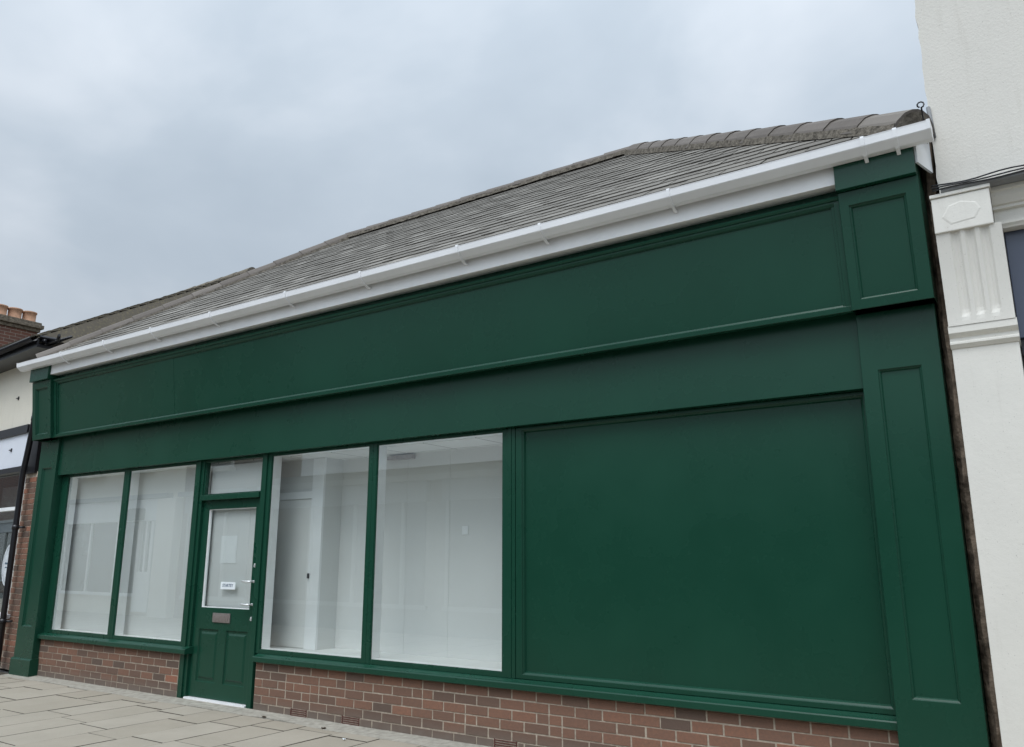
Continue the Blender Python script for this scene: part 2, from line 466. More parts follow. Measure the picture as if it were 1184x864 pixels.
# signboard: frame, boards, top mouldings
X0, X1 = -10.88, -.950
sb = MB()
for a, b, dy in ((X0+.06, -8.26, 0), (-8.2585, X1-.04, .0015)):
    sb.box(a, b, -.148+dy, -.125, 2.994, 3.76)
sb.warp(rake(2.99, 3.75))
sign = sb.build('signboard', GREEN, shop, label='long blank raked green signboard')
m = MB()
prof = [(-.147, 2.993), (-.172, 2.993), (-.175, 2.996), (-.175, 3.026), (-.172, 3.030), (-.160, 3.033), (-.154, 3.045), (-.1475, 3.049), (-.147, 3.049)]
m.prism_x(prof, X0, X1)
m.warp(rake(2.99, 3.75)); m.build('bottom_rail', GREEN, sign)
for a, b, c, d in ((X0, X0+.055, X0+.0545, X0+.075), (X1-.035, X1, X1-.055, X1-.0345)):
    m = MB(); m.box(a, b, -.172, -.13, 3.0, 3.715, bev=.003); m.box(c, d, -.158, -.13, 3.01, 3.712, bev=.003)
    m.warp(rake(2.99, 3.75)); m.build('side_rail', GREEN, sign)
m = MB()
prof = [(-.10, 3.692), (-.150, 3.692), (-.162, 3.700), (-.170, 3.716), (-.170, 3.728), (-.180, 3.730), (-.186, 3.742), (-.188, 3.752), (-.110, 3.752), (-.110, 3.95), (-.10, 3.95)]
m.prism_x(prof, X0, X1)
m.warp(rake(2.99, 3.75)); m.build('top_moulding', GREEN, sign)
# soffit under the sign + frieze
B('frieze', GREEN, shop, (-10.90, -.948, -.050, .10, 2.508, 3.20))
# white fascia, gutter
fas = B('fascia_board', WFASC, shop, (-10.93, -.953, -.312, -.10, 3.822, 4.03))
m = MB(); m.prism_z([(-.476, -.318), (-.462, -.324), (-.404, -.105), (-.418, -.098)], 3.835, 4.06); m.build('return_board', WFASC, fas, label='short white board returning along the right end under the gutter')
gp = [(-.340, 4.0193), (-.340, 3.9479), (-.352, 3.9410), (-.392, 3.9410), (-.400, 3.9435), (-.446, 3.9732), (-.450, 3.9783), (-.456, 4.0149), (-.459, 4.0237), (-.449, 4.0250), (-.445, 4.0162), (-.441, 3.9808), (-.395, 3.9492), (-.352, 3.9467), (-.348, 4.0193)]
m = MB(); m.prism_x(gp, -11.53, -.372, smooth=False)
for xe_ in (-11.53, -.372):
    m.prism_x([(-.343, 4.0225), (-.343, 3.9454), (-.352, 3.9391), (-.394, 3.9391), (-.402, 3.9416), (-.449, 3.9719), (-.454, 3.9783), (-.462, 4.0275), (-.45, 4.0288), (-.40, 4.0225)], xe_-.008, xe_+.012)
m.warp(lambda x, y, z: (x, y, z-.011 if z < 3.955 else (z-.004 if z < 4.0 else z+.004)))
gut = m.build('gutter', UPVC, shop)
def strap(x, w=.022, o=.010):
    m = MB()
    P = [(-.455-o, 4.027), (-.456-o, 4.0149), (-.450-o, 3.977), (-.447-o, 3.970), (-.401, 3.9425-o), (-.392, 3.940-o), (-.372, 3.932-o), (-.352, 3.922-o), (-.316, 3.918-o)]
    Q = [(-.316, 3.919), (-.350, 3.922), (-.366, 3.9365), (-.390, 3.9470), (-.399, 3.9475), (-.444, 3.976), (-.447, 3.98), (-.452, 4.0155), (-.451, 4.030)]
    m.prism_x(P+Q, x-w/2, x+w/2)
    m.warp(lambda x, y, z: (x, y, z-.011 if z < 3.955 else (z-.004 if z < 4.0 else z+.004)))
    return m.build('gutter_bracket', UPVC, gut)
for x in (-10.4, -9.41, -8.42, -7.33, -6.13, -5.10, -3.9656, -3.14, -2.05, -.744, -.557): strap(x)
m = MB(); m.prism_x([(-.340, 4.0288), (-.340, 3.9435), (-.354, 3.9366), (-.394, 3.9366), (-.404, 3.9397), (-.452, 3.9707), (-.457, 3.9783), (-.465, 4.0301), (-.45, 4.0301), (-.446, 3.9783), (-.396, 3.9435), (-.350, 3.9435), (-.347, 4.0288)], -3.9783, -3.9530)
m.warp(lambda x, y, z: (x, y, z-.011 if z < 3.955 else (z-.004 if z < 4.0 else z+.004))); m.build('gutter_union', UPVC, gut)

# sills
m = MB()
prof = [(.06, .456), (-.046, .456), (-.052, .460), (-.052, .500), (-.047, .508), (-.02, .514), (.012, .526), (.06, .530)]
m.prism_x(prof, -10.905, -7.835); m.build('sill', GREEN, shop)
m = MB(); m.prism_x(prof, -6.745, -3.728); m.prism_x([(y-.0015 if y < .05 else y, z+.001) for y, z in prof], -3.7265, -.935); m.build('sill', GREEN, shop)

# windows: frame (outer green, inner white) + pane
ZB, ZT = .528, 2.5065
def window(x0, x1, fl, fr, label, zb=ZB, fb=.036, ft=.022):
    m = MB()
    yf, yb = .020, .042
    m.box(x0, x0+fl, yf, yb, zb, ZT, bev=.003); m.box(x1-fr, x1, yf, yb, zb, ZT, bev=.003)
    m.box(x0+fl, x1-fr, yf+.003, yb, zb, zb+fb, bev=.002); m.box(x0+fl, x1-fr, yf+.003, yb, ZT-ft, ZT, bev=.002)
    # glazing bead
    a, b, c, d = x0+fl, x1-fr, zb+fb, ZT-ft
    m.box(a, a+.006, .027, .0415, c, d); m.box(b-.006, b, .027, .0415, c, d)
    m.box(a+.006, b-.006, .027, .0415, c, c+.006); m.box(a+.006, b-.006, .027, .0415, d-.006, d)
    w = m.build('window', GREEN, shop, label=label)
    m = MB()  # white inner reveal
    m.box(x0+.002, x0+fl+.004, .0430, .15, zb, ZT, bev=.002); m.box(x1-fr-.004, x1-.002, .0430, .15, zb, ZT, bev=.002)
    m.box(x0+fl+.004, x1-fr-.004, .0430, .15, zb, zb+fb+.006, bev=.002); m.box(x0+fl+.004, x1-fr-.004, .0430, .15, ZT-ft-.002, ZT, bev=.002)
    m.build('inner_frame', INFRAME, w)
    m = MB(); m.face([(a, .034, c), (b, .034, c), (b, .034, d), (a, .034, d)]); m.build('pane', GLASS, w)
    return w
window(-10.895, -9.388, .145, .062, 'leftmost tall shop window beside the left pilaster')
window(-9.386, -7.988, .050, .036, 'second tall shop window just left of the door')
window(-6.790, -5.300, .052, .055, 'tall shop window just right of the door')
window(-5.298, -3.762, .046, .058, 'tall shop window beside the boarded green panel')

# boarded panel
m = MB(); m.panelled((-3.690, -.947, ZB+.002, 2.5055), (-3.628, -.978, .566, 2.478), .022, .115, depth=.035, bead=.018)
m.build('infill_panel', GREEN, shop, label='large blank green panel filling the right bay')
B('cover_post', GREEN, shop, (-3.760, -3.728, .012, .11, ZB, 2.506), (-3.7265, -3.692, .017, .11, ZB+.001, 2.505))

# door set
m = MB()
m.box(-7.986, -7.915, .004, .10, .0, ZT, bev=.003); m.box(-7.9145, -7.868, .022, .10, .0, ZT, bev=.003)
m.box(-6.862, -6.792, .004, .10, .0, ZT, bev=.003); m.box(-6.880, -6.8625, .03, .10, .0, ZT, bev=.003)
m.box(-7.868, -6.880, -.004, .10, 2.062, 2.118, bev=.004)
m.box(-7.868, -6.880, .030, .10, 2.484, ZT, bev=.002)
dfr = m.build('door_frame', GREEN, shop)
m = MB()
a, b, c, d = -7.868, -6.880, 2.118, 2.484
m.box(a, a+.022, .035, .078, c, d); m.box(b-.022, b, .035, .078, c, d); m.box(a+.022, b-.022, .035, .078, c, c+.014)
fan = m.build('fanlight_bead', GREEN, dfr)
m = MB(); m.face([(a+.022, .060, c+.014), (b-.022, .060, c+.014), (b-.022, .060, d), (a+.022, .060, d)]); m.build('fanlight_pane', GLASS, dfr)
B('threshold', UPVC, dfr, (-7.868, -6.880, .0, .11, 0.0, .030), bev=.003)
# leaf
m = MB(); yf, yb = .052, .096
LX0, LX1, LZ0, LZ1 = -7.864, -6.884, .034, 2.058
GX0, GX1, GZ0, GZ1 = -7.762, -6.972, .934, 1.966
m.box(LX0, GX0, yf, yb, LZ0, LZ1, bev=.002); m.box(GX1, LX1, yf, yb, LZ0, LZ1, bev=.002)
m.box(GX0, GX1, yf+.0005, yb, GZ1, LZ1); m.box(GX0, GX1, yf+.0005, yb, .716, GZ0); m.box(GX0, GX1, yf+.0005, yb, LZ0, .190)
m.box(-7.437, -7.315, yf+.0005, yb, .190, .716)
for (p, q) in ((GX0, -7.437), (-7.315, GX1)):
    rec = (p, q, .190, .716)
    sh = lambda r, t: (r[0]+t, r[1]-t, r[2]+t, r[3]-t)
    m.ring(rec, yf+.001, sh(rec, .006), yf+.014); m.ring(sh(rec, .006), yf+.014, sh(rec, .03), yf+.014)
    m.ring(sh(rec, .03), yf+.014, sh(rec, .05), yf+.004)
    k = sh(rec, .05); m.face([(k[0], yf+.004, k[2]), (k[1], yf+.004, k[2]), (k[1], yf+.004, k[3]), (k[0], yf+.004, k[3])])
    m.face([(rec[0], yb-.004, rec[2]), (rec[1], yb-.004, rec[2]), (rec[1], yb-.004, rec[3]), (rec[0], yb-.004, rec[3])])
door = m.build('door', GREEN, shop)
m = MB(); t = .007
m.box(GX0, GX0+t, yf+.008, yb-.006, GZ0, GZ1); m.box(GX1-t, GX1, yf+.008, yb-.006, GZ0, GZ1)
m.box(GX0+t, GX1-t, yf+.008, yb-.006, GZ0, GZ0+t); m.box(GX0+t, GX1-t, yf+.008, yb-.006, GZ1-t, GZ1)
m.build('glazing_bead', INFRAME, door)
m = MB(); m.face([(GX0+t, .078, GZ0+t), (GX1-t, .078, GZ0+t), (GX1-t, .078, GZ1-t), (GX0+t, .078, GZ1-t)]); m.build('door_pane', GLASS, door)
m = MB(); m.box(-7.540, -7.255, .040, .053, .790, .884, bev=.004); m.box(-7.512, -7.283, .034, .042, .808, .866, bev=.003)
m.build('letter_plate', GREYMET, door)
for z in (1.212, .985):
    m = MB(); m.tube([(-6.925, .052, z), (-6.925, .005, z), (-6.935, -.008, z), (-6.96, -.010, z), (-7.035, -.008, z+.002)], .0095, 10)
    m.lathe([(.0, 0), (.02, 0), (.02, .006)], (0, 0, 0)) if False else None
    m.box(-6.940, -6.910, .043, .053, z-.012, z+.012, bev=.003)
    m.build('door_handle', CHROME, door)
for z, w in ((1.372, .010), (.845, .009)):
    m = MB(); m.box(-6.925-w, -6.925+w, .042, .053, z-.020, z+.020, bev=.004); m.box(-6.929, -6.921, .036, .043, z-.014, z+.004)
    m.build('lock', CHROME, door)

# shop room built shallow behind the glass, to keep its back wall bright
DY = .66; YD = D+DY
zc = 1.444+.168*YD; zf = 1.444-.1456*YD
m = MB(); m.box(-11.28, -8.0, .21, .25, .02, zc); m.box(-8.028, -8.002, .2505, DY, .02, zc)
m.build('window_backing', INWALL, shop)
B('door_backing', INWALL, shop, (-7.86, -6.99, .122, .130, .88, 2.45), bev=.001)  # added sheet close behind the glass, so the door view is evenly bright
B('back_wall', simple('interior_back_wall', (.76, .765, .75), .6, .02, 1.2, spec=.3), shop, (-8.0, -5.42, DY, DY+.05, zf-.1, zc+.02), (-5.4185, -4.88, DY, DY+.05, zf-.1, zc+.02), (-4.878, -3.70, DY, DY+.05, zf-.1, zc+.02), bev=.001)
bw = [o for o in COL.objects if o.name == 'back_wall'][0]
B('ceiling', CEIL, shop, (-11.28, -3.70, .152, DY+.02, zc, zc+.04), bev=0)
B('raised_floor', INWHITE, shop, (-11.28, -3.70, .152, DY-.002, zf-.04, zf), bev=0)
B('side_wall', INWALL, shop, (-11.298, -11.285, .152, DY, zf-.04, zc), bev=0)
B('side_wall', INWALL, shop, (-3.715, -3.66, .152, DY, zf-.04, zc+.02), bev=0)
# inner door with white frame
DF = .42; YF = D+DF
xa, xb = -1.1005*YF, -1.072*YF
zt0 = 1.444+(2.056-1.444)/5.9*YF; zt1 = 1.444+(2.131-1.444)/5.9*YF
xL = -1.31*YF
B('inner_door_wall', INWALL, shop, (-7.99, xb-.004, DF, DF+.03, zf-.04, zc), (xb-.0035, xb-.0005, DF-.02, DY, zf-.04, zc), bev=0)
m = MB(); m.box(xa, xb, DF-.03, DF-.001, zf+.001, zc-.002, bev=.003); m.box(xL-.17, xL, DF-.03, DF-.001, zf+.001, zc-.002, bev=.003); m.box(xL, xa, DF-.028, DF-.001, zt0, zt1, bev=.003)
idr = m.build('inner_door', INFRAME, shop)
B('inner_door_leaf', simple('grey_inner_door', (.78, .785, .77), .5, .04, 2), idr, (xL+.003, xa-.003, DF-.010, DF-.002, zf+.01, zt0-.003))
zh = 1.444+(1.271-1.444)/5.9*YF
B('door_handle', BLACKP, idr, (xa+.012, xa+.030, DF-.05, DF-.03, zh-.028, zh+.022))
xl = -5.267/5.9*YD; zl = 1.444+(2.423-1.444)/5.9*YD
B('strip_light', GREYMET, bw, (xl-.16, xl+.17, DY-.06, DY-.001, zl-.045, zl-.005))
# small switch plate
B('switch_plate', INFRAME, bw, (-4.72, -4.65, DY-.008, DY-.001, 1.66, 1.74))

# notice stuck on the door glass
t = thing('door_notice', 'small white notice with blue grey lettering on the door glass', 'notice', (-7.37, .074, 1.125))
m = MB(); m.box(-7.488, -7.252, .0735, .0765, 1.125, 1.200); m.build('card', PAPER, t)
def text_mesh(body, size, x, y, z, name, mat, parent):
    cu = bpy.data.curves.new('lettering', 'FONT'); cu.body = body; cu.size = size; cu.align_x = 'CENTER'; cu.extrude = .0004; cu.offset = .0012
    ob = bpy.data.objects.new('tmp_text', cu); COL.objects.link(ob)
    dg = bpy.context.evaluated_depsgraph_get(); me = bpy.data.meshes.new_from_object(ob.evaluated_get(dg))
    bpy.data.objects.remove(ob)
    me.transform(Matrix.Translation((x, y, z)) @ Matrix.Rotation(R(90), 4, 'X'))
    me.materials.clear(); me.materials.append(mat)
    o = bpy.data.objects.new(name, me); COL.objects.link(o); o.parent = parent; o.matrix_parent_inverse = Matrix.Translation(-world_loc(parent))
    return o
text_mesh('STARTEY', .043, -7.37, .0730, 1.150, 'lettering', INK, t)
tp = MB(); tp.box(-7.60, -7.33, .1195, .1205, 1.39, 1.68)  # added pale sheet that imitates a reflection in the door glass
tp.build('reflection_sheet', simple('pale_reflection', (.80, .82, .82), .7, .03, 6), None, label='plain pale sheet behind the upper door glass standing in for a reflection', category='reflection sheet')

# ------------------------------------------------------------------ slate roof
EY, EZ, RY, RZ = -.372, 4.034, 3.10, 6.47
XLb, XLt, XRb, XRt = -11.28, -8.94, -.41, -3.90
SL = math.hypot(RY-EY, RZ-EZ); cs, sn = (RY-EY)/SL, (RZ-EZ)/SL
def clip(poly, a, b, c):        # keep a*x+b*s+c >= 0
    out = []
    for i, p in enumerate(poly):
        q = poly[(i+1) % len(poly)]
        dp, dq = a*p[0]+b*p[1]+c, a*q[0]+b*q[1]+c
        if dp >= 0: out.append(p)
        if (dp >= 0) != (dq >= 0):
            t_ = dp/(dp-dq); out.append((p[0]+(q[0]-p[0])*t_, p[1]+(q[1]-p[1])*t_))
    return out
def slates(m, to3, x0, x1, S_, gauge, width, lines, rng, thick=.007):
    n = int(S_/gauge)+1
    for i in range(n):
        s0 = i*gauge - .012; s1 = min(S_, s0+gauge+.03)
        x = x0-rng.uniform(0, .02)-(width/2 if i % 2 else 0)
        while x < x1:
            w = width*rng.uniform(.985, 1.0)
            ja = rng.uniform(-.011, .010); jb = ja+rng.uniform(-.008, .008)
            poly = [(x+.005, s0+ja), (x+w-.005, s0+jb), (x+w-.005, s1), (x+.005, s1)]
            x += width
            for L in lines: poly = clip(poly, *L) if len(poly) > 2 else poly
            if len(poly) < 3: continue
            lift = rng.uniform(.0, .005); t = min(1, max(0, rng.gauss(.5, .22)))
            hgt = lambda p: thick*1.7+lift-(p[1]-s0)/(gauge+.03)*(thick*1.4)
            top = [to3(p[0], p[1], hgt(p)) for p in poly]; bot = [to3(p[0], p[1], hgt(p)-thick) for p in poly]
            m.face(top, 0, t)
            for k in range(len(poly)):
                j = (k+1) % len(poly); m.face((top[k], top[j], bot[j], bot[k]), 0, t*.8)
def to3(x, s, n): return (x, EY+cs*s-sn*n, EZ+sn*s+cs*n)
m = MB(); m.tint()
# half planes for the two hips: x >= XLb+(XLt-XLb)*s/SL ; x <= XRb+(XRt-XRb)*s/SL
kL = (XLt-XLb)/SL; kR = (XRt-XRb)/SL
slates(m, to3, XLb-.2, XRb+.2, SL, .196, .30, [(1, -kL, -XLb), (-1, kR, XRb)], random.Random(9))
roof_front = m
# under-sheet and the other slopes
apexL, apexR = (XLt, RY), (XRt, RY)
BYk = 6.75
def rf(pts): roof_front.face(pts, 0, .5)
rf([(XLb, EY, EZ-.003), (XRb, EY, EZ-.003), (XRt, RY, RZ-.003), (XLt, RY, RZ-.003)])
rf([(XRb, EY, EZ-.004), (XRb, BYk, EZ), (XRt, RY, RZ-.004)]); rf([(XLb, EY, EZ-.004), (XLt, RY, RZ-.004), (XLb, BYk, EZ)])
rf([(XLb, BYk, EZ), (XLt, RY, RZ-.004), (XRt, RY, RZ-.004), (XRb, BYk, EZ)])
roof = roof_front.build('roof', SLATE, shop)
def ridge_run(p0, p1, length, name, parent, rad=.115, bed=True, mat=HIPT, rng=random.Random(2)):
    p0, p1 = Vector(p0), Vector(p1); d = (p1-p0); L = d.length; d.normalize()
    side = d.cross(Vector((0, 0, 1))).normalized(); up = side.cross(d).normalized()
    m = MB(); m.tint()
    n = max(1, round(L/length)); ln = L/n
    for i in range(n):
        a = i*ln; b = (i+1)*ln+.02
        r0, r1 = rad*1.025, rad*.985
        t = min(1, max(0, rng.gauss(.5, .25))); jz = rng.uniform(-.002, .002)
        prof = [(-1.15, -.50), (-.98, -.08), (-.66, .32), (-.28, .52), (0, .56), (.28, .52), (.66, .32), (.98, -.08), (1.15, -.50)]
        A = [p0+d*a+side*(u*r0)+up*(v*r0+.03+jz) for u, v in prof]; Bv = [p0+d*b+side*(u*r1)+up*(v*r1+.022+jz) for u, v in prof]
        A2 = [p0+d*a+side*(u*r0*.88)+up*(v*r0*.88+.022+jz) for u, v in prof]
        for k in range(len(prof)-1):
            m.face((A[k], A[k+1], Bv[k+1], Bv[k]), 0, t, smooth=True); m.face((A[k], A2[k], A2[k+1], A[k+1]), 0, t*.4)
        if i == 0:
            m.face(A2[::-1], 1, .1)
    if bed:
        rb = random.Random(8); q = int(L/.07); pr = None
        for i in range(q+1):
            c = p0+d*(i*L/q); w = rad*1.22+rb.uniform(-.006, .008)
            sec = [c+side*(-w)-up*.06, c+side*(-w*.92)+up*(-.004+rb.uniform(-.004, .006)), c+side*(w*.92)+up*(-.004+rb.uniform(-.004, .006)), c+side*w-up*.06]
            if pr:
                for k in range(3): m.face((pr[k], pr[k+1], sec[k+1], sec[k]), 1, .5)
            pr = sec
    return m.build(name, [mat, BED], parent)
hr = ridge_run((XRb-.045, EY+.05, EZ+.045), (XRt, RY, RZ+.01), .43, 'hip_tiles', roof, rad=.128)
hr['label'] = 'row of grey brown hip tiles descending to the right end'
hl = ridge_run((XLb+.05, EY+.05, EZ+.02), (XLt, RY, RZ+.01), .43, 'hip_tiles', roof, rad=.115)
hl['label'] = 'row of grey hip tiles descending to the left end'
ridge_run((XLt-.05, RY, RZ+.015), (XRt+.05, RY, RZ+.015), .45, 'ridge_tiles', roof, rad=.10)
m = MB()
c = Vector((-.405, -.33, 4.12))
pts = [(c.x, -.25, 4.10), (c.x+.004, -.36, 4.12), (c.x+.004, -.385, 4.153)]
for k in range(9):
    a = -90+k*42; pts.append((c.x+.002+.019*math.cos(R(a)), -.39-.004*k*.2, 4.172+.019*math.sin(R(a))))
m.tube(pts, .005, 8); m.build('hip_iron', BLACKP, roof)

# narrow old end wall strip in the gap
m = MB()
rng = random.Random(31)
zs = [i*.12 for i in range(36)]
pf = [(-.486, .03), (-.452, -.035), (-.428, -.04), (-.405, -.03), (-.405, .4), (-.486, .4)]
prev = None
for z in zs:
    row = [(x+(rng.uniform(-.006, .006) if 0 < i < 4 else 0), y+(rng.uniform(-.015, .015) if i < 4 else 0), z) for i, (x, y) in enumerate(pf)]
    if prev:
        for i in range(len(pf)):
            j = (i+1) % len(pf); m.face((prev[i], prev[j], row[j], row[i]))
    prev = row
m.build('end_wall', OLDREND, shop, label='narrow strip of crumbling brown masonry in the gap')

# ------------------------------------------------------------------ white building on the right
wb = thing('white_building', 'white roughcast building on the right with fluted bracket over a white pilaster', 'building', (2, 0, 0))
m = MB()
rng = random.Random(17)
nz = 60
edge = [(-.386+.0065*rng.uniform(-1, 1), 3.56+(8.2-3.56)*i/nz) for i in range(nz+1)]
for (xa_, za_), (xb_, zb_) in zip(edge, edge[1:]):
    m.face([(xa_, -.12, za_), (5.5, -.12, za_), (5.5, -.12, zb_), (xb_, -.12, zb_)]); m.face([(xa_, .06, za_), (xa_, -.12, za_), (xb_, -.12, zb_), (xb_, .06, zb_)])
m.box(-.372, 5.5, .0, 6.5, 3.56, 8.2)
m.box(-.395, 5.5, .06, 6.5, 0, 3.56)
m.build('wall', STUCCO, wb)
# pilaster shaft, moulding, fluted bracket, block
m = MB(); m.box(-.418, -.076, -.18, .05, 0, 2.70, bev=.004); pw = m.build('pilaster', PLAST, wb)
m = MB(); prof = [(.04, 2.66), (-.186, 2.66), (-.196, 2.672), (-.205, 2.682), (-.205, 2.694), (-.190, 2.702), (-.190, 2.722), (-.206, 2.734), (-.218, 2.748), (-.218, 2.792), (.04, 2.792)]
m.prism_x(prof, -.422, -.070); m.build('bracket_moulding', PLAST, pw)
# fluted scroll bracket: x profile with three flutes, extruded up a curved front
fx = [-.418, -.362]
for k in range(3):
    c0 = -.345+k*.077
    fx += [c0, c0+.012, c0+.028, c0+.044, c0+.056]
fx += [-.108, -.076]
def flute_d(i):
    if i < 2 or i >= len(fx)-2: return 0
    return [0, .012, .017, .012, 0][(i-2) % 5]
def front(z):
    t = (z-2.79)/(3.36-2.79)
    return -.222-.075*(t**1.6)
m = MB(); prev = None
for k in range(25):
    z = 2.79+(3.355-2.79)*k/24
    sc = min(1, max(0, (z-2.83)/.04))
    row = [(x, front(z)+flute_d(i)*sc*.95, z) for i, x in enumerate(fx)]
    if prev:
        for i in range(len(fx)-1): m.face((prev[i], prev[i+1], row[i+1], row[i]), smooth=False)
        m.face((prev[0], row[0], (row[0][0], .05, z), (prev[0][0], .05, prev[0][2]))); m.face((prev[-1], row[-1], (row[-1][0], .05, z), (prev[-1][0], .05, prev[-1][2])))
    prev = row
m.build('fluted_bracket', PLAST, pw)
m = MB(); m.box(-.420, -.112, -.308, .04, 3.352, 3.575, bev=.006)
# faint raised medallion
med = [(-.375, 3.445), (-.33, 3.515), (-.265, 3.53), (-.185, 3.505), (-.165, 3.46), (-.20, 3.405), (-.33, 3.392)]
inner = [(-.268+(x+.268)*.9, 3.46+(z-3.46)*.88) for x, z in med]
for i in range(len(med)):
    j = (i+1) % len(med)
    m.face([(med[i][0], -.3085, med[i][1]), (med[j][0], -.3085, med[j][1]), (inner[j][0], -.3105, inner[j][1]), (inner[i][0], -.3105, inner[i][1])])
m.face([(x, -.3105, z) for x, z in inner])
m.box(-.425, -.105, -.318, .04, 3.577, 3.600, bev=.005)
m.build('bracket_block', PLAST, pw)
# cornice between the brackets
m = MB()
prof = [(.05, 3.362), (-.150, 3.362), (-.156, 3.372), (-.168, 3.385), (-.168, 3.40), (-.150, 3.405), (-.150, 3.475), (-.175, 3.48), (-.175, 3.497), (-.190, 3.503), (-.215, 3.545), (-.222, 3.572), (-.235, 3.578), (-.235, 3.600), (-.12, 3.62), (.05, 3.62)]
m.prism_x(prof, -.110, 5.5); m.build('cornice', PLAST, wb)
m = MB(); m.prism_x([(-.315, 3.601), (-.325, 3.607), (-.325, 3.622), (-.12, 3.66), (-.12, 3.601)], -.36, 5.5); m.build('ledge', LEAD, wb, label='dirty grey lead covered ledge')
B('sign_panel', NAVY, wb, (-.072, 5.4, -.08, .05, 2.70, 3.36), bev=.004)
B('shop_window_glass', GLASS, wb, (-.0, 5.4, .0, .006, .6, 2.60), bev=0)
m = MB(); m.box(-.07, 5.4, -.05, .05, 2.60, 2.698); m.box(-.07, 0, -.02, .05, .6, 2.60); m.box(1.6, 1.68, -.02, .05, .6, 2.60); m.box(3.4, 3.48, -.02, .05, .6, 2.60); m.box(-.07, 5.4, -.03, .055, 0, .6)
m.build('window_frame', BLACKP, wb)
m = MB()
m.box(-.38, -.355, -.09, -.055, 4.12, 4.40) if False else None
# cables clipped along the ledge: a thing of their own
m = MB(); rng = random.Random(3)
for k, (dz, dy) in enumerate(((.0, 0), (.012, -.004), (.03, .006))):
    pts = []
    for i in range(16):
        x = -.405+i*.06
        up = .018*math.sin(i*.9+k)*(.5 if k < 2 else 1) + (.05*max(0, (x+.18)) if k == 2 else 0)
        pts.append((x, -.333+dy if x < -.1 else -.333+dy, 3.618+dz+up*.4))
    pts += [(1.2, -.334, 3.64+dz), (3, -.334, 3.63+dz), (5.4, -.334, 3.64+dz)]
    m.tube(pts, .0048, 6)
o = m.build('cable', BLACKP, None, label='bundle of thin black cables running along the ledge of the white building', category='cable')
# overflow stub pipe and grey sleeve in the gap
m = MB(); m.tube([(-.372, -.13, 4.06), (-.383, -.13, 4.28)], .013, 8); m.build('wall_conduit', LEAD, None, label='short grey conduit on the corner of the white wall above the gutter end', category='pipe')

# ------------------------------------------------------------------ neighbour on the left, turned a few degrees
AN = R(5)
nb = thing('rendered_shop', 'cream rendered shop on the left with blank white sign, black gutter and mossy tiled roof', 'shop', (-11.45, .06, 0))
def nf(u, v, z):     # u along its front to the left, v towards the street
    return (-11.45-u*math.cos(AN)-v*math.sin(AN), .06+u*math.sin(AN)-v*math.cos(AN), z)
def NBX(name, mat, parent, *boxes, bev=.002, **kw):
    m = MB()
    for b_ in boxes: m.box(*b_, bev=bev)
    m.warp(nf); return m.build(name, mat, parent, **kw)
NBX('wall', CREAM, nb, (.02, 9, -.25, 0, 3.30, 4.36), bev=0)
NBX('wall_side', CREAM, nb, (-.06, .0195, -5, -.26, 0, 4.3), bev=0)
fs = NBX('sign_fascia', WSIGN, nb, (.60, 9, -.1, .05, 2.72, 3.19), label='blank white sign fascia')
NBX('sign_frame', BLACKP, fs, (.60, 9, -.1, .085, 3.192, 3.31), (.60, 9, -.1, .075, 2.64, 2.718), (.30, .598, -.1, .03, 2.60, 3.31))
for (u, z, v) in ((1.35, 3.78, 0), (1.2, 2.98, .05)):
    m = MB(); m.box(u-.05, u+.03, v+.0005, v+.02, z, z+.012); m.box(u-.045, u-.033, v+.0006, v+.015, z-.022, z+.03)
    m.warp(nf); m.build('wall_fixing', BLACKP, nb if v == 0 else fs)
wn = NBX('window', INFRAME, nb, (.66, .72, -.06, .0, .70, 2.63), (.72, 6, -.06, .0, 2.11, 2.16), (3.0, 3.06, -.06, .0, .7, 2.63), bev=.002)
NBX('pane', GLASS, wn, (.72, 6, -.035, -.031, .7, 2.63), bev=0)
NBX('window_sill', UPVC, wn, (.55, 6, -.06, .05, .645, .70), bev=.004)
NBX('curtain', CURT, wn, (1.02, 2.1, -.25, -.22, .75, 2.5), bev=0)
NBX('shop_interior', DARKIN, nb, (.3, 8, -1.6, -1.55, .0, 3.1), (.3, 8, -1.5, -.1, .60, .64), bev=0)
m = MB()
for r0, r1, ml in ((0, .20, 0), (.205, .235, 0)):
    for k in range(32):
        a, b_ = 2*math.pi*k/32, 2*math.pi*(k+1)/32
        f = lambda r, t_: (.92+r*math.cos(t_), -.028, 1.35+1.25*r*math.sin(t_))
        m.face([f(r1, a), f(r1, b_), f(r0, b_), f(r0, a)] if r0 else [f(r1, a), f(r1, b_), f(0, 0)])
m.warp(nf); m.build('window_decal', simple('frosted_decal', (.62, .66, .70), .6, .2, 9), wn, label='round frosted white emblem on the glass')
m = MB(); m.box(.78, 1.06, -.0275, -.026, 1.36, 1.385); m.box(.80, 1.04, -.0275, -.026, 1.31, 1.325); m.warp(nf); m.build('window_decal', INK, wn, label='dark stripes across the round emblem')
# brick pier and stall riser
def nbricks(u0, u1, z0, z1, name, rng):
    m = MB(); m.tint(); m.box(u0, u1, -.25, -.006, z0, z1, mi=1)
    for r_ in range(int((z1-z0)/.075)):
        za = z0+r_*.075+.005; x = u0-(.1125 if r_ % 2 else 0)
        while x < u1:
            a, b_ = max(u0+.002, x+.005), min(u1-.002, x+.22); x += .225
            if b_-a < .03: continue
            m.pillow(lambda u, v, w: (u, w, v), a, b_, za, za+.065, -.02, 0, .003, min(1, max(0, rng.gauss(.5, .22))))
    m.warp(nf); return m.build(name, [BRICK, MORTAR], nb)
nbricks(-.05, .66, 0, 2.62, 'brick_pier', random.Random(12)); nbricks(.665, 6, 0, .64, 'stall_riser', random.Random(13))
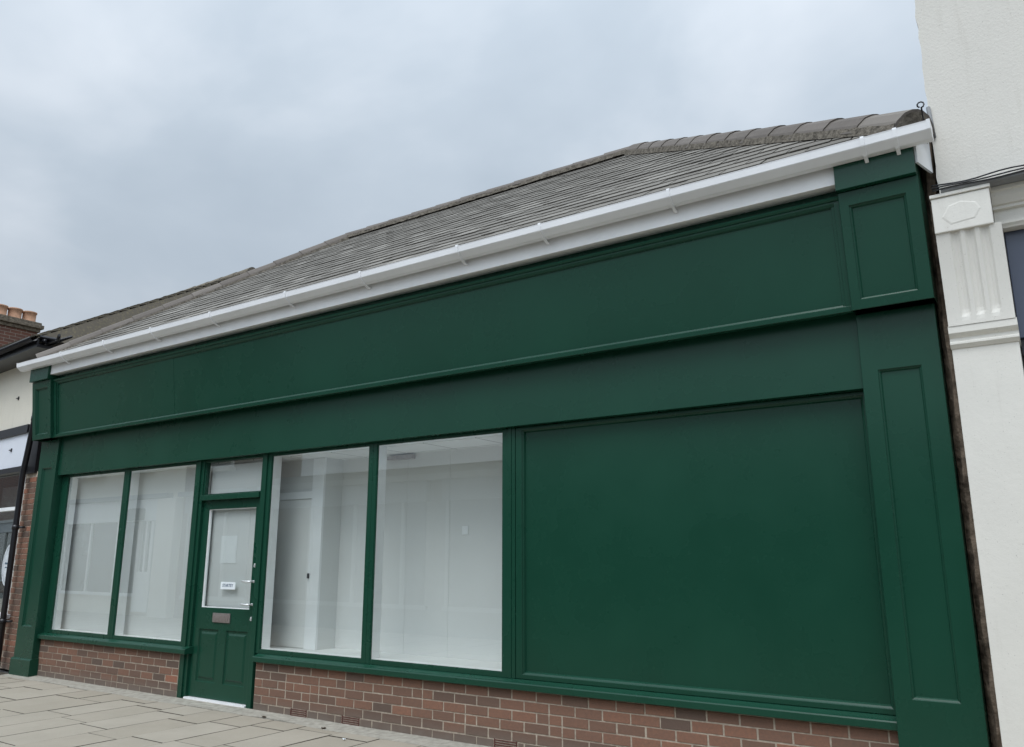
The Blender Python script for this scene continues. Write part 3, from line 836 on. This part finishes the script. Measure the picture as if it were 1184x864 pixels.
# eaves
NBX('soffit', BLACKP, nb, (-.0, 9, -.2, .30, 4.30, 4.345), (-.0, 9, .30, .325, 4.30, 4.44), bev=0)
gtr = MB()
gpr = [(.33+.05+.055*math.cos(R(a)), 4.42+.055*math.sin(R(a))) for a in range(180, 361, 20)]
gpr += [(.33+.05+.048*math.cos(R(a)), 4.42+.048*math.sin(R(a))) for a in range(360, 179, -20)]
gtr.prism_x(gpr, -.02, 9, smooth=True); gtr.warp(nf); gtr.build('gutter', BLACKP, nb)
# tiled roof: eave to ridge
NRY = 3.55; NRZ = 6.70; NS = math.hypot(NRY+.34, NRZ-4.44); ncs, nsn = (NRY+.34)/NS, (NRZ-4.44)/NS
AR = R(2.3)
def nfr(u, v, z): return (-11.45-u*math.cos(AR)-v*math.sin(AR), .06+u*math.sin(AR)-v*math.cos(AR), z)
def nto3(u, s, n): return nfr(u, .34-ncs*s+nsn*n*1.0, 4.44+nsn*s+ncs*n)
m = MB(); m.tint()
slates(m, nto3, .0, 14.0, NS, .20, .26, [(1, -.80/NS, .0)], random.Random(19), thick=.02)
for pts in ([(.0, 0), (14, 0), (14, NS), (.8, NS)],): m.face([nto3(u, s, -.01) for u, s in pts], 0, .5)
m.face([nfr(.0, .34, 4.43), nfr(.8, -NRY, NRZ-.01), nfr(.0, -2*NRY, 4.43)], 0, .3)
m.face([nfr(.8, -NRY, NRZ-.01), nfr(14, -NRY, NRZ-.01), nfr(14, -2*NRY, 4.43), nfr(0, -2*NRY, 4.43)], 0, .3)
nroof = m.build('roof', MOSST, nb)
ridge_run(nfr(.74, -NRY, NRZ), nfr(14, -NRY, NRZ), .45, 'ridge_tiles', nroof, rad=.11, mat=MOSST)
# chimney with three pots
CX, CY0, CY1 = -19.0, 1.1, 3.15
m = MB(); m.box(CX-.75, CX, CY0, CY1, 4.6, 6.50)
ch = m.build('chimney', CHBRICK, nb)
m = MB(); m.box(CX-.79, CX+.04, CY0-.04, CY1+.04, 6.502, 6.58, bev=.01); m.box(CX-.84, CX+.09, CY0-.09, CY1+.09, 6.582, 6.67, bev=.012); m.box(CX-.80, CX+.05, CY0-.05, CY1+.05, 6.672, 6.73, bev=.012)
m.build('chimney_cap', simple('mossy_cap', (.15, .125, .095), .95, .5, 18, 40, .8, .02), ch)
for k in range(4):
    m = MB(); m.lathe([(.15, 0), (.15, .05), (.138, .06), (.140, .22), (.155, .23), (.155, .26), (.140, .265), (.125, .25), (.125, .05)], (CX-.22, 3.02-k*.315, 6.73))
    m.build('chimney_pot', POT, ch)
# downpipe: own thing
dp = thing('downpipe', 'black rainwater downpipe between the cream shop and the green shop', 'downpipe', nf(.27, .09, 0))
m = MB()
m.tube([nf(.50, .10, z) for z in (0.02, 1, 2, 2.62)]+[nf(.42, .105, 2.9), nf(.30, .12, 3.3), nf(.24, .14, 3.6)], .038, 12); m.build('pipe', BLACKP, dp)
for z in (.62, 1.86, 3.35):
    m = MB(); m.tube([nf(.50 if z < 3 else .29, .10+(.02 if z > 3 else 0), z-.03), nf(.50 if z < 3 else .29, .10+(.02 if z > 3 else 0), z+.03)], .046, 12)
    p = Vector(nf(.50 if z < 3 else .29, .10, z)); q = Vector(nf(.40 if z < 3 else .19, .02, z)); m.tube([p, q], .014, 8); m.build('pipe_clip', BLACKP, dp)
# dark tangle of gutter ironwork at the corner of the two roofs
m = MB(); rng = random.Random(23)
base = Vector((-11.55, -.2, 4.34))
pts = [base]
for k in range(9):
    pts.append(base+Vector((rng.uniform(-.1, .42), rng.uniform(-.05, .25), rng.uniform(-.02, .14))))
m.tube(pts, [.03, .02, .035, .018, .03, .02, .03, .025, .035, .02], 7)
m.build('gutter_offcut', BLACKP, None, label='dark clutter of old gutter pieces where the two roofs meet', category='gutter piece')

# ------------------------------------------------------------------ opposite side of the street (seen in the glass)
GREYFR = simple('grey_frame', (.28, .29, .29), .5, .1)
def facade(name, label, x0, x1, h, mat, wins, shopf=None, depth=1.2, y=-6.95):
    t = thing(name, label, 'building', ((x0+x1)/2, y, 0))
    B('wall', mat, t, (x0, x1, y-depth, y, 0, h), bev=0)
    for (a, b, za, zb) in wins:
        m = MB(); m.box(a-.07, b+.07, y+.001, y+.05, za-.07, zb+.07); w = m.build('window', INFRAME, t)
        B('pane', simple('dark_pane', (.06, .065, .07), .08, .1), w, (a, b, y+.051, y+.055, za, zb), bev=0)
        B('window_sill', PLAST, w, (a-.15, b+.15, y+.002, y+.16, za-.16, za-.075), bev=.004)
    SF0, SF1 = (2.40, 2.96) if 'cream' in name else (2.55, 2.95)
    if shopf:
        B('shop_cornice', GREYFR, t, (x0+.02, x1-.45, y+.002, y+.2, SF1+.01, SF1+.13), bev=.004)
        for (a, b) in shopf:
            sf = B('shopfront', simple('pale_sign', (.72, .74, .75) if 'cream' in name else (.20, .22, .24), .4, .04), t, (a, b, y+.001, y+.14, SF0, SF1), bev=.004)
            B('shop_glass', simple('dark_shop_glass', (.04, .042, .045), .1, .3, 1.5), sf, (a+.1, b-.1, y+.002, y+.03, .55, SF0-.005), bev=0)
            m = MB()
            k = a+.05
            while k < b: m.box(k, k+.08, y+.031, y+.08, .55, SF0-.005); k += 1.35
            m.box(a, b, y+.031, y+.09, .47, .548); m.build('shop_frame', INFRAME if 'cream' in name else GREYFR, sf)
    return t
facade('cream_building', 'cream two storey terrace across the street, mirrored in the leftmost windows', -30, -18.6, 6.4, CREAM,
       [(-21.0, -20.1, 3.85, 5.2), (-23.4, -22.5, 3.85, 5.2), (-25.8, -24.9, 3.85, 5.2), (-28.3, -27.4, 3.85, 5.2)], [(-29.5, -18.9)])
cb = [o for o in COL.objects if o.name == 'cream_building'][0]
B('pier', dirtywhite('cream_pier', (.82, .79, .72), (.5, .47, .4), .8), cb, (-19.4, -18.62, -6.95, -6.75, 0, 2.95), bev=.004)
B('box_sign', BLACKP, cb, (-20.75, -20.0, -6.80, -6.62, 2.42, 2.72), bev=.004)
B('shop_door', INFRAME, cb, (-20.3, -19.6, -6.93, -6.85, .1, 1.1), (-20.3, -20.18, -6.93, -6.84, 1.102, 2.39), (-19.72, -19.6, -6.93, -6.84, 1.102, 2.39), bev=.003)
facade('brick_terrace', 'long dark brick terrace far along the street, mirrored in the cream shop window', -62, -30.05, 6.8, FARBRICK, [(-39+i*3.2, -38+i*3.2, 3.7, 5.2) for i in range(3)], [(-50, -31)])
facade('brick_building', 'dark brick two storey building across the street, mirrored beside the door', -18.58, -15.6, 6.2, FARBRICK, [(-17.6, -16.8, 3.7, 5.0)], [(-18.3, -15.9)])
facade('low_shop', 'low flat roofed shop across the street, mirrored in the windows right of the door', -15.58, -4.8, 3.26, simple('grey_render', (.13, .13, .12), .85, .15), [], [(-15.2, -10.4), (-10.0, -5.2)])
facade('low_annexe', 'low grey annexe across the street, behind the photographer', -4.78, 7, 3.1, simple('dark_grey_render', (.16, .16, .15), .85, .15), [], [(-4.2, 6.5)])

# ------------------------------------------------------------------ litter
def leaf(x, y, lab, mat, s):
    m = MB(); rng = random.Random(int(x*100)); n = 8
    top = [(x+s*math.cos(2*math.pi*k/n)*rng.uniform(.7, 1.1), y+.6*s*math.sin(2*math.pi*k/n)*rng.uniform(.6, 1.1), .004+rng.uniform(.002, .012)) for k in range(n)]
    c = (x, y, .012)
    for k in range(n): m.face((top[k], top[(k+1) % n], c)); m.face((top[(k+1) % n], top[k], (x, y, .001)))
    m.build('paper_scrap' if 'scrap' in lab else 'dead_leaf', mat, None, label=lab, category='paper scrap' if 'scrap' in lab else 'leaf')
def ground_at(px, py):
    f = 928.5; v = CR @ Vector(((px-592)/f, -(py-432)/f, -1)); t_ = -H/v.z
    return v.x*t_, -D+v.y*t_
yaw, pitch = R(-34.0005), R(12.9537)
fw = Vector((math.sin(yaw)*math.cos(pitch), math.cos(yaw)*math.cos(pitch), math.sin(pitch))); rt = Vector((math.cos(yaw), -math.sin(yaw), 0)); upv = rt.cross(fw)
CR = Matrix((rt, upv, -fw)).transposed()
for px, py, lab, mat, s in ((305, 830, 'dark dead leaf on the paving nearest the door frame', LEAFM, .035), (374, 843, 'dark dead leaf on the paving below the second air brick', LEAFM, .035), (398, 856, 'tiny white paper scrap on the grey paving', PAPER, .02)):
    x, y = ground_at(px, py); leaf(x, y, lab, mat, s)

# ------------------------------------------------------------------ camera, light, sky
cam = bpy.data.cameras.new('camera'); co = bpy.data.objects.new('camera', cam); COL.objects.link(co)
cam.sensor_fit = 'HORIZONTAL'; cam.sensor_width = 36; cam.lens = 36*928.5/1184; cam.clip_end = 2000; cam.clip_start = .05
co.matrix_world = Matrix.Translation((0, -D, H)) @ CR.to_4x4()
S.camera = co
SUN_EL, SUN_AZ = R(60), R(172)      # high, behind the photographer, veiled by cloud
sd = bpy.data.lights.new('sun', 'SUN'); so = bpy.data.objects.new('sun', sd); COL.objects.link(so)
sd.energy = 1.4; sd.angle = R(35); sd.color = (1, .97, .93)
dirv = Vector((math.sin(SUN_AZ)*math.cos(SUN_EL), math.cos(SUN_AZ)*math.cos(SUN_EL), math.sin(SUN_EL)))
so.rotation_euler = dirv.to_track_quat('Z', 'Y').to_euler()
so.location = (0, -20, 30)
W = bpy.data.worlds.new('World'); S.world = W; W.use_nodes = True; nt = W.node_tree
bg = nt.nodes['Background']
sky = N(nt, 'ShaderNodeTexSky'); sky.sky_type = 'NISHITA'; sky.sun_disc = False; sky.sun_elevation = SUN_EL; sky.sun_rotation = SUN_AZ
tc = N(nt, 'ShaderNodeTexCoord'); sx = N(nt, 'ShaderNodeSeparateXYZ'); nt.links.new(tc.outputs['Generated'], sx.inputs[0])
# project the cloud deck on a plane so clouds flatten towards the horizon
zc_ = N(nt, 'ShaderNodeMath', operation='MAXIMUM'); nt.links.new(sx.outputs['Z'], zc_.inputs[0]); zc_.inputs[1].default_value = .0
za_ = N(nt, 'ShaderNodeMath', operation='ADD'); nt.links.new(zc_.outputs[0], za_.inputs[0]); za_.inputs[1].default_value = .45
dv = N(nt, 'ShaderNodeVectorMath', operation='DIVIDE'); nt.links.new(tc.outputs['Generated'], dv.inputs[0])
cb = N(nt, 'ShaderNodeCombineXYZ')
for i in range(3): nt.links.new(za_.outputs[0], cb.inputs[i])
nt.links.new(cb.outputs[0], dv.inputs[1])
n1 = N(nt, 'ShaderNodeTexNoise', Scale=2.3, Detail=5, Roughness=.5); nt.links.new(dv.outputs[0], n1.inputs['Vector'])
n1.inputs['Distortion'].default_value = .25
cloud = ramp(nt, n1.outputs['Fac'], [(.30, (4.7, 5.5, 6.35)), (.50, (5.5, 6.3, 7.15)), (.70, (7.3, 7.95, 8.7))])
lz = mrange(nt, sx.outputs['Z'], .10, .95, .74, 1.7)
sdot = N(nt, 'ShaderNodeVectorMath', operation='DOT_PRODUCT'); nt.links.new(tc.outputs['Generated'], sdot.inputs[0]); sdot.inputs[1].default_value = dirv
ly = mrange(nt, sdot.outputs['Value'], .40, 1.0, 1.0, 2.6)       # the cloud is thinner and brighter around the hidden sun
lm = N(nt, 'ShaderNodeMath', operation='MULTIPLY'); nt.links.new(lz, lm.inputs[0]); nt.links.new(ly, lm.inputs[1]); lift = lm.outputs[0]
cm = N(nt, 'ShaderNodeVectorMath', operation='SCALE'); nt.links.new(cloud, cm.inputs[0]); nt.links.new(lift, cm.inputs['Scale'])
mx = mix(nt, .90, sky.outputs[0], cm.outputs[0])
nt.links.new(mx, bg.inputs['Color']); bg.inputs['Strength'].default_value = .095
S.view_settings.view_transform = 'Standard'; S.view_settings.look = 'None'; S.view_settings.gamma = 1; S.view_settings.exposure = 0
S.render.engine = 'CYCLES'
S.cycles.transparent_max_bounces = 24; S.cycles.max_bounces = 10; S.cycles.diffuse_bounces = 5
S.render.resolution_x = 1024; S.render.resolution_y = 747
